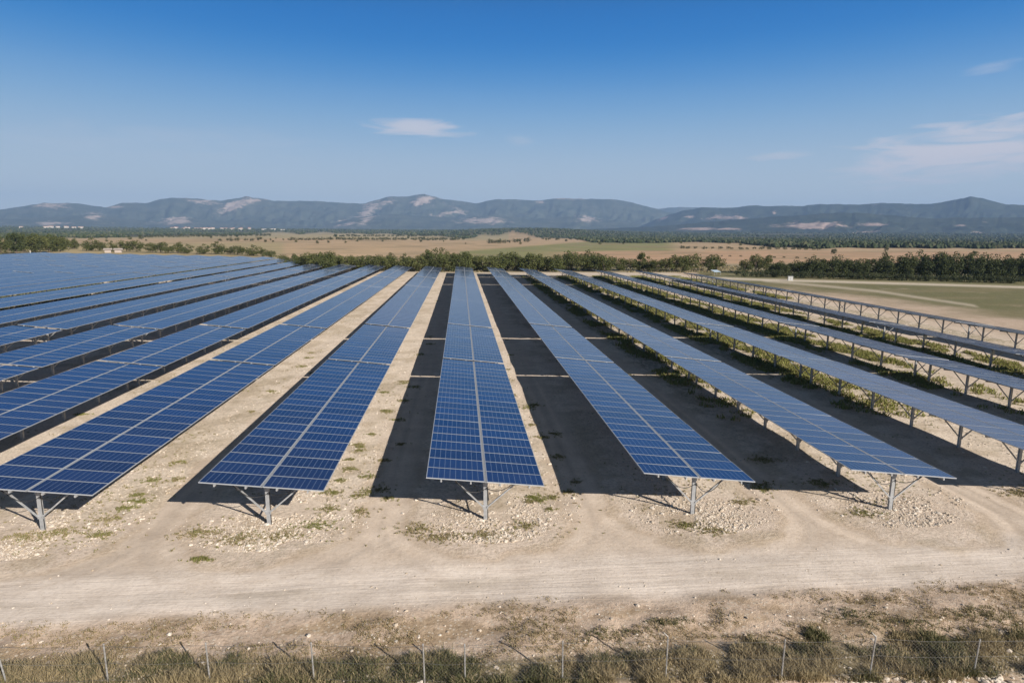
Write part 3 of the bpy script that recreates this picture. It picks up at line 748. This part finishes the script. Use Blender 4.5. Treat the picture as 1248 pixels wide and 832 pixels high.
# plants along the far ends of the rows
n = 6000; x = rng.uniform(-150, 90, n); y = rng.uniform(150, 235, n)
lo = 158 + np.interp(x, [-130, -60, -25, 0], [50, 38, 9, 5]); m_ = (y > lo) & (y < lo+45) & (fbm(x*.1, y*.1, 71, 3) > .5); x, y = x[m_], y[m_]
tufts('rough_grass', x, y, 14, .8, .1, .5, .09, np.full(len(x), .3), 'rough brown grass between the last tables and the trees', [M_dry, M_bush])

# stones
ico_v = np.array(bpy.data.meshes.new('tmp') and [(0, 0, -1), (.7236, -.5257, -.4472), (-.2764, -.8506, -.4472), (-.8944, 0, -.4472), (-.2764, .8506, -.4472), (.7236, .5257, -.4472), (.2764, -.8506, .4472), (-.7236, -.5257, .4472), (-.7236, .5257, .4472), (.2764, .8506, .4472), (.8944, 0, .4472), (0, 0, 1)])
ico_f = np.array([(0, 1, 2), (1, 0, 5), (0, 2, 3), (0, 3, 4), (0, 4, 5), (1, 5, 10), (2, 1, 6), (3, 2, 7), (4, 3, 8), (5, 4, 9), (1, 10, 6), (2, 6, 7), (3, 7, 8), (4, 8, 9), (5, 9, 10), (6, 10, 11), (7, 6, 11), (8, 7, 11), (9, 8, 11), (10, 9, 11)])
def stones(name, x, y, size, label, m=M_stone, flat=.6):
    n = len(x); V = ico_v[None]*rng.uniform(.7, 1.2, (n, 12, 1))*size[:, None, None]*np.stack([rng.uniform(.7, 1.3, n), rng.uniform(.7, 1.3, n), np.full(n, flat)], -1)[:, None]
    a = rng.uniform(0, 6.28, n); c_, s_ = np.cos(a)[:, None], np.sin(a)[:, None]
    V = np.stack([V[..., 0]*c_-V[..., 1]*s_, V[..., 0]*s_+V[..., 1]*c_, V[..., 2]], -1)
    V += onground(x, y)[:, None] + np.array([0, 0, 1])*(size*.08)[:, None, None]
    F = (np.arange(n)[:, None, None]*12 + ico_f[None]).reshape(-1, 3)
    me = arrmesh(name, V.reshape(-1, 3), F, [m]); return tag(link(bpy.data.objects.new(name, me)), label, kind='stuff')
n = 42000; rr = rng.choice([-3, -2, -1, 0, 1, 2, 3], n, p=[.05, .12, .2, .22, .2, .14, .07])
x = np.array([ROWX[q] for q in rr]) + rng.normal(.35, 1.1, n); y = 19.1 + np.abs(rng.normal(0, 1, n))*rng.choice([1.9, 7, 24], n, p=[.55, .3, .15]) + .12*(x-np.array([ROWX[q] for q in rr]))**2
m_ = (fbm(x*.9, y*.9, 72, 3) > .42); x, y = x[m_], y[m_]
n = 26000; rr = rng.choice([-4, -3, -2, -1, 0, 1, 2, 3], n); x2 = np.array([ROWX[q] for q in rr]) + rng.uniform(1.2, 3.6, n); y2 = 20.5 + rng.exponential(16, n)
m_ = (y2 < 90) & (fbm(x2*.9, y2*.5, 76, 3) > .46); x, y = np.concatenate([x, x2[m_]]), np.concatenate([y, y2[m_]])
stones('gravel', x, y, np.clip(rng.lognormal(-4.1, .62, len(x)), .008, .085), 'pale limestone gravel spread round the row ends')
n = 3800; x = rng.uniform(-16, 20, n); y = 11.6 + rng.exponential(1.6, n)
m_ = (y < 18.5); x, y = x[m_], y[m_]
stones('scattered_stones', x, y, np.clip(rng.lognormal(-3.9, .5, len(x)), .01, .09), 'small stones scattered over the bank and road edge')
x = np.concatenate([rng.uniform(8.5, 12.8, 160)]); y = 11.95 - .05*(x-8) + rng.normal(0, .18, len(x))
stones('rubble', x, y, rng.uniform(.03, .09, len(x)), 'pale broken stones lying in front of the fence')

# ------------------------------------------------------------------ trees
def crown_mesh(name, h, w, nclump, nleaf, leaf, m, low=.12, seed=0):
    g = np.random.default_rng(seed)
    # clumps spread through an irregular egg-shaped volume
    u = g.normal(size=(nclump, 3)); u /= np.linalg.norm(u, axis=1)[:, None]; rad = g.uniform(.25, 1, nclump)**.5
    c = u*rad[:, None]*np.array([w/2, w/2, h*(1-low)/2]) * g.uniform(.75, 1.12, (nclump, 1)); c[:, 2] += h*(1+low)/2
    c[:, :2] *= (1.08 - .45*np.clip((c[:, 2]/h-.45), 0, 1))[:, None]
    cr = g.uniform(.13, .26, nclump)*w
    k = g.integers(0, nclump, nleaf); d = g.normal(size=(nleaf, 3)); d /= np.linalg.norm(d, axis=1)[:, None]
    p = c[k] + d*cr[k][:, None]*g.uniform(.55, 1, (nleaf, 1)); p[:, 2] = np.maximum(p[:, 2], .15)
    nrm = d*.6 + g.normal(size=(nleaf, 3))*.55 + np.array([0, 0, .25]); nrm /= np.linalg.norm(nrm, axis=1)[:, None]
    t1 = np.cross(nrm, g.normal(size=(nleaf, 3))); t1 /= np.linalg.norm(t1, axis=1)[:, None]; t2 = np.cross(nrm, t1)
    s = leaf*g.uniform(.6, 1.3, (nleaf, 1))
    V = np.stack([p-t1*s, p-t2*s*.7, p+t1*s, p+t2*s*.7], 1)
    F = np.arange(nleaf*4).reshape(-1, 4)
    return arrmesh(name, V.reshape(-1, 3), F, [m])
def trunk_mesh(h, seed):
    g = random.Random(seed); b = MB(); r = h*.022+.03
    top = (g.uniform(-.2, .2), g.uniform(-.2, .2), h*.5); b.tube((0, 0, -.2), top, r, r*.6, 7)
    for k in range(5):
        a = g.uniform(0, 6.28); z = h*g.uniform(.22, .5)
        b.tube((top[0]*z/top[2], top[1]*z/top[2], z), (math.cos(a)*h*.22, math.sin(a)*h*.22, z+h*g.uniform(.15, .35)), r*.45, r*.15, 5)
    return b.mesh('trunk', [M_bark])
KINDS = {
    'olive': [(crown_mesh('crown', 6, 5.4, 30, 1500, .21, M_leaf, .06, 10+i), trunk_mesh(6, i)) for i in range(4)],
    'tall': [(crown_mesh('crown', 7.5, 4.3, 30, 1500, .21, M_leaf, .1, 20+i), trunk_mesh(7.5, 9+i)) for i in range(3)],
    'dark': [(crown_mesh('crown', 7, 5.6, 32, 1600, .22, M_leafd, .05, 30+i), trunk_mesh(7, 19+i)) for i in range(4)],
    'bush': [(crown_mesh('crown', 2.6, 3.6, 18, 700, .15, M_bush, .02, 40+i), None) for i in range(3)],
}
def tree(kind, x, y, h, label, group, rz=None, wide=1.0, simple=False, name='tree'):
    me, tk = random.choice(KINDS[kind]); H0 = {'olive': 6, 'tall': 7.5, 'dark': 7, 'bush': 2.6}[kind]
    z = float(ground_h(np.array([x]), np.array([y]))[0]); s = h/H0; rz = random.uniform(0, 6.28)
    if kind == 'bush' or simple:
        o = bpy.data.objects.new(name, me); o.location = (x, y, z-.05); o.rotation_euler = (0, 0, rz); o.scale = (s*wide, s*wide, s); COL.objects.link(o)
        return tag(o, label, name, group)
    e = empty(name, (x, y, z-.05), rz); e.scale = (s*wide, s*wide, s); tag(e, label, 'tree', group)
    child('crown', me, e); child('trunk', tk, e)
    return e
# belt straight behind the rows
xp = 346
while xp < 748:
    top = np.interp(xp, [346, 380, 430, 480, 500, 530, 560, 590, 640, 700, 750], [312, 306, 309, 310, 309, 303, 305, 309, 309, 307, 308]) + random.uniform(-1.5, 2.5)
    base = 330.6 + random.uniform(-1.2, .8) - (6 if xp < 370 else 0)*(370-xp)/24
    X_, Y_ = G(xp, base); d = math.hypot(X_, Y_); h = max(3.4, (base-top)/FPX*d*.90*random.uniform(.85, 1.12))
    tree('olive', X_, Y_, h, 'olive green bushy tree in the belt behind the central rows', 'trees of the belt behind the rows', wide=random.uniform(.9, 1.15)*5.2/max(h, 4.2))
    if random.random() < .75:
        tree('olive', X_ + random.uniform(-2, 2), Y_ + random.uniform(5, 9), h*random.uniform(.9, 1.1), 'olive green bushy tree in the belt behind the central rows', 'trees of the belt behind the rows', wide=.95)
    xp += random.uniform(8, 11.5)
for xp, top, base, w_, lab in ((757, 327, 330, 1, 0), (781, 303, 330, 1.0, 'tall slender tree rising out of the belt behind the rows'), (779, 312, 330, 1.1, 0), (800, 314, 331, 1.2, 0),
                        (822, 308, 331, 1.1, 'first rounded tree past the gap in the belt'), (843, 307, 331, 1.1, 0), (863, 309, 330, 1.0, 'rounded tree of a pair near the blue sheet'), (874, 308, 330, 1.0, 'greener tree of a pair near the blue sheet'),
                        (755, 312, 330, 1.1, 0), (768, 313, 330, 1.1, 0), (811, 312, 331, 1.0, 0), (832, 309, 331, 1.1, 0), (735, 309, 330, 1.1, 0), (790, 311, 330, 1, 0), (921, 307, 333, 1.0, 'bright green tree at the near end of the dark wood'), (933, 309, 333, 1.0, 0), (908, 314, 333, .9, 0)):
    X_, Y_ = G(xp, base); h = (base-top)/FPX*math.hypot(X_, Y_)*.9
    if h < 1.5: h = 2
    tree('tall' if lab and 'slender' in lab else 'olive', X_, Y_, h, lab or 'olive green bushy tree in the belt behind the central rows', None if lab else 'trees of the belt behind the rows', wide=w_*4.6/max(h, 3.5))
# dark wood beyond the meadow
xp = 945
while xp < 1330:
    top = np.interp(xp, [945, 975, 1010, 1060, 1110, 1160, 1200, 1250], [318, 314, 316, 314, 312, 313, 315, 316]) + random.uniform(-3, 4)
    base = np.interp(xp, [945, 1248, 1340], [336.5, 343, 346])
    for dy in (0, 7) if random.random() < .8 else (4,):
        X_, Y_ = G(xp + random.uniform(-4, 4), base); f = 1 + dy/math.hypot(X_, Y_); h = (base-top)/FPX*math.hypot(X_, Y_)*random.uniform(.74, .92)
        tree('dark', X_*f, Y_*f, h, 'dark green tree in the dense wood beyond the meadow', 'trees of the dark wood beyond the meadow', wide=random.uniform(.85, 1.05)*5.5/h)
    xp += random.uniform(9.5, 13)
for k in range(30):
    xp = 905 + k*11.5 + random.uniform(-4, 4); X_, Y_ = G(xp, np.interp(xp, [905, 1248], [337, 345.5]))
    tree('bush', X_, Y_, random.uniform(1.2, 2.2), 'low dark bush at the foot of the wood beyond the meadow', 'bushes at the foot of the dark wood', wide=1.2, name='bush')
# wood at the far corner of the plant
for k in range(46):
    xp = -70 + random.uniform(0, 1)*175; base = np.interp(xp, [-70, 0, 100], [321, 315, 309.5]) - (k % 3)*2.6
    X_, Y_ = G(xp, base); top = np.interp(xp, [-70, 60, 105], [290, 291, 296]); h = min(9.5, (base-top)/FPX*math.hypot(X_, Y_)*random.uniform(.68, .88))
    tree('dark' if k % 2 else 'olive', X_, Y_, h, 'tree in the dense green wood behind the far corner tables', 'trees of the wood behind the far corner', wide=1.0)
for xp, base, hw, hh in ((112, 310, 9, 13), (122, 310, 8, 10), (138, 311, 6, 11), (155, 311, 9, 12), (167, 311, 8, 13), (186, 312, 8, 11), (196, 312, 8, 12), (206, 312.5, 7, 8), (217, 312, 8, 12), (229, 312.5, 8, 10), (249, 313, 9, 11), (266, 313, 10, 14), (290, 313.5, 10, 11), (281, 313, 6, 8), (309, 314.5, 11, 12), (322, 315, 7, 9), (331, 317, 7, 9)):
    X_, Y_ = G(xp, base); d = math.hypot(X_, Y_)
    tree('olive', X_, Y_, hh/FPX*d, 'rounded bushy tree in the broken line behind the farthest tables', 'trees of the broken line behind the wood-side rows', wide=hw*1.9/hh*.95)
# lone trees and hedges out in the fields
LONE = [(387, 299, 4, 'tiny lone tree in the pinkish field beyond the belt'), (1016, 310, 7, 'lone dark tree on the brown field above the dark wood'), (1080, 306, 5, 'small round tree out on the brown field'), (1187, 313, 6, 'wide dark tree poking above the wood'),
        (609, 297, 6, 'tree pair at the corner of the green field'), (172, 294, 5, 'bushy tree at the edge of the tan field')]
for xp, base, hpx, lab in LONE:
    X_, Y_ = G(xp, base); tree('dark', X_, Y_, hpx/FPX*math.hypot(X_, Y_), lab, None, simple=True, wide=1.1)
def hedge(p0, p1, n, hpx, lab, grp):
    for k in range(n):
        f = (k + random.uniform(-.3, .3))/max(1, n-1); X_, Y_ = G(p0[0]+(p1[0]-p0[0])*f, p0[1]+(p1[1]-p0[1])*f + random.uniform(-.3, .3))
        tree('bush', X_, Y_, hpx*random.uniform(.7, 1.2)/FPX*math.hypot(X_, Y_), lab, grp, simple=True, wide=1.3, name='bush')
hedge((352, 294.5), (560, 292.5), 40, 3.2, 'small bush in the thin hedge across the tan fields', 'bushes of the thin field hedge')
hedge((268, 296), (318, 295), 6, 3.4, 'bush in a short row on the straw field', 'bushes in the short field row')
hedge((600, 296.5), (640, 295), 7, 4.5, 'bush in the hedge above the green field', 'bushes of the hedge above the green field')
hedge((832, 303), (1000, 304.5), 20, 3, 'scrubby bush on the brown bank past the belt', 'scrub on the brown field bank')
hedge((410, 289.5), (570, 288.5), 34, 2.6, 'tiny bush in the upper hedge below the woodland edge', 'bushes of the upper field hedge')
hedge((660, 292), (830, 294), 16, 3, 'tiny bush along the top of the green field', 'bushes along the top of the green field')
hedge((180, 291), (330, 288.5), 26, 3, 'tiny bush along the straw field under the village', 'bushes along the upper straw field')
hedge((870, 312), (980, 315), 11, 2, 'low scrub at the lower edge of the brown field', 'low scrub below the brown field')

for k in range(64):
    xp = random.uniform(120, 1240); yb = random.uniform(288.5, 298) + (4 if xp > 880 else 0)
    X_, Y_ = G(xp, yb); tree(random.choice(['olive', 'dark']), X_, Y_, random.uniform(1.8, 3.6)/FPX*math.hypot(X_, Y_), 'tiny dark tree scattered on the open fields below the woodland', 'trees scattered on the open fields', simple=True, wide=random.uniform(1, 1.5))
# far woodland: uncountable, one object
def woodland():
    n = 110000; u = rng.uniform(0, 1, n); d = 520*(3900/520)**u; pxs = rng.uniform(-160, 1420, n)
    dv = np.array([pixdir(a, 290) for a in np.linspace(-160, 1420, 80)]); q = (pxs+160)/1580*79; i0 = np.clip(q.astype(int), 0, 78); fq = q-i0
    dd = dv[i0]*(1-fq)[:, None] + dv[i0+1]*fq[:, None]; hh = np.hypot(dd[:, 0], dd[:, 1]); x = dd[:, 0]/hh*d; y = dd[:, 1]/hh*d
    px_, py_, _ = PROJ(x, y, np.zeros(n))
    wy = np.interp(px_, [-200, 0, 130, 215, 330, 450, 570, 585, 700, 725, 900, 945, 1248, 1500], [292, 292, 291, 288.5, 286.3, 287, 289.5, 288.5, 290, 295.5, 296, 302, 303, 303]) + (fbm(px_*.03, py_*0, 90)-.5)*3
    ok = (py_ < wy) & (fbm(x/260, y/260, 93, 3) > .36 + .12*(px_ < 330)); x, y, d = x[ok], y[ok], d[ok]
    k = min(len(x), 30000); x, y, d = x[:k], y[:k], d[:k]; n = k
    s = rng.uniform(1.3, 3.2, n)*(.8 + .4*ss(900, 2500, d)); z = ground_h(x, y)
    V = ico_v[None]*rng.uniform(.65, 1.25, (n, 12, 1))*np.stack([s, s, s*rng.uniform(.8, 1.3, n)], -1)[:, None] + np.stack([x, y, z + s*.75], -1)[:, None]
    F = (np.arange(n)[:, None, None]*12 + ico_f[None]).reshape(-1, 3)
    tag(link(bpy.data.objects.new('woodland', arrmesh('woodland', V.reshape(-1, 3), F, [M_wood]))), 'scattered dark woodland covering the plain below the hills', kind='stuff')
woodland()

# ------------------------------------------------------------------ small buildings and posts far off
def house(px, py, w, h, dist, label, group, roof=True, dep=8, wm=None, rm=None):
    if w < 4: wm = rm = M_cream
    d = pixdir(px, py); hh = math.hypot(d.x, d.y); x, y = d.x/hh*dist, d.y/hh*dist
    z = float(ground_h(np.array([x]), np.array([y]))[0]); e = empty('house', (x, y, z), -math.atan2(x, y) + random.uniform(-.4, .4)); tag(e, label, 'house', group)
    b = MB(); b.box(-w/2, w/2, -dep/2, dep/2, -.5, h); b.build('wall', [wm or M_plaster], e)
    b = MB(); r = dep*.22 if roof else .25
    if roof:
        A = [(-w/2-.4, -dep/2-.4, h+.02), (w/2+.4, -dep/2-.4, h+.02), (w/2+.4, 0, h+r), (-w/2-.4, 0, h+r), (w/2+.4, dep/2+.4, h+.02), (-w/2-.4, dep/2+.4, h+.02)]
        b.quad(A[0], A[1], A[2], A[3]); b.quad(A[3], A[2], A[4], A[5]); b.quad(A[0], A[3], A[5], A[5]); b.quad(A[1], A[4], A[2], A[2]); b.quad(A[0], A[5], A[4], A[1])
    else: b.box(-w/2-.15, w/2+.15, -dep/2-.15, dep/2+.15, h+.01, h+r)
    b.build('roof', [rm or M_tile], e)
    b = MB()
    if w < 4: return e
    for k in range(max(1, int(w/4))):
        xx = -w/2 + (k+.5)*w/max(1, int(w/4)); b.box(xx-.5, xx+.5, -dep/2-.04, -dep/2-.003, h*.35, h*.75)
    b.build('window', [M_cable], e)
    return e
house(132, 308, 2.2, 1.1, 300, 'small cream hut half hidden between bushes, the one nearer the dense wood', None, dep=3, rm=M_plaster)
house(144.5, 308, 2.4, 1.1, 300, 'wider cream building between two round bushes', None, dep=3, rm=M_plaster)
for k in range(26):
    house(random.uniform(205, 312), 281, random.uniform(9, 18), random.uniform(4, 8), random.uniform(2900, 3600), 'small pale house in the distant village under the bare peak', 'houses of the distant village', dep=9)
for k in range(7):
    house(random.uniform(0, 120), 281, random.uniform(10, 22), random.uniform(4, 7), random.uniform(3000, 3600), 'pale building on the plain under the first mountain', 'scattered buildings on the plain', dep=9)
for k in range(4):
    house(random.uniform(318, 345), 281, random.uniform(14, 26), 5, random.uniform(2800, 3300), 'long white shed between village and woodland', 'long sheds near the village', roof=False, dep=10, rm=M_plaster)
# white cabinet at the track
X_, Y_ = G(963, 342); e = empty('equipment_cabinet', (X_, Y_, 0), -.3); e.scale = (.58, .58, .55); tag(e, 'small white equipment cabinet standing beside the pale track at the meadow corner', 'cabinet')
b = MB(); b.box(-.9, .9, -.5, .5, .1, 1.75); b.build('body', [M_white], e)
b = MB(); b.box(-.98, .98, -.58, .58, 1.753, 1.85); b.build('lid', [M_white], e)
b = MB(); b.box(-1, 1, -.6, .6, -.1, .098); b.build('plinth', [M_plaster], e)
for s in (-1, 1):
    b = MB(); b.box(min(s*.03, s*.82), max(s*.03, s*.82), -.525, -.503, .2, 1.65); dr = b.build('door', [M_white], e)
    b = MB(); b.box(s*.1-.02, s*.1+.02, -.55, -.527, .85, 1.0); b.build('handle', [M_cable], dr)
# blue sheet roof / basin behind the last rows
X_, Y_ = G(872, 335); e = empty('field_shelter', (X_, Y_, 0), .25); e.scale = (.6, .7, .8); tag(e, 'low shelter with a pale blue sheet roof at the end of the belt', 'shelter')
b = MB(); b.hexa([(-1.7, -1.2, 1.0), (1.7, -1.2, 1.0), (1.7, 1.2, 1.5), (-1.7, 1.2, 1.5), (-1.7, -1.2, 1.06), (1.7, -1.2, 1.06), (1.7, 1.2, 1.56), (-1.7, 1.2, 1.56)]); b.build('roof', [M_fblue], e)
for sx in (-1.5, 1.5):
    for sy, hz in ((-1.05, 1.02), (1.05, 1.46)):
        b = MB(); b.box(sx-.05, sx+.05, sy-.05, sy+.05, -.1, hz); b.build('leg', [M_galv], e)
# marker post by the corner wood
X_, Y_ = G(38, 316.5); e = empty('marker_pole', (X_, Y_, 0)); tag(e, 'pale pole standing at the edge of the dense corner wood', 'pole')
b = MB(); b.tube((0, 0, -.2), (0, 0, 3.2), .16, .12, 8); b.build('pole', [M_plaster], e)
b = MB(); b.tube((0, 0, 3.203), (0, 0, 3.3), .2, .05, 8); b.build('cap', [M_plaster], e)

# ------------------------------------------------------------------ haze
b = MB(); b.box(-9600, 9600, -300, 9800, -14, 520)
hz = b.build('haze', []); tag(hz, 'thin blue haze over the plain', kind='stuff')
m = bpy.data.materials.new('haze'); m.use_nodes = True; nt = m.node_tree
for n in list(nt.nodes): nt.nodes.remove(n)
o = nt.nodes.new('ShaderNodeOutputMaterial'); v = nt.nodes.new('ShaderNodeVolumePrincipled')
v.inputs['Density'].default_value = 1.05e-4; v.inputs['Color'].default_value = (.40, .62, 1, 1); v.inputs['Anisotropy'].default_value = .0
nt.links.new(v.outputs[0], o.inputs['Volume']); hz.data.materials.append(m)
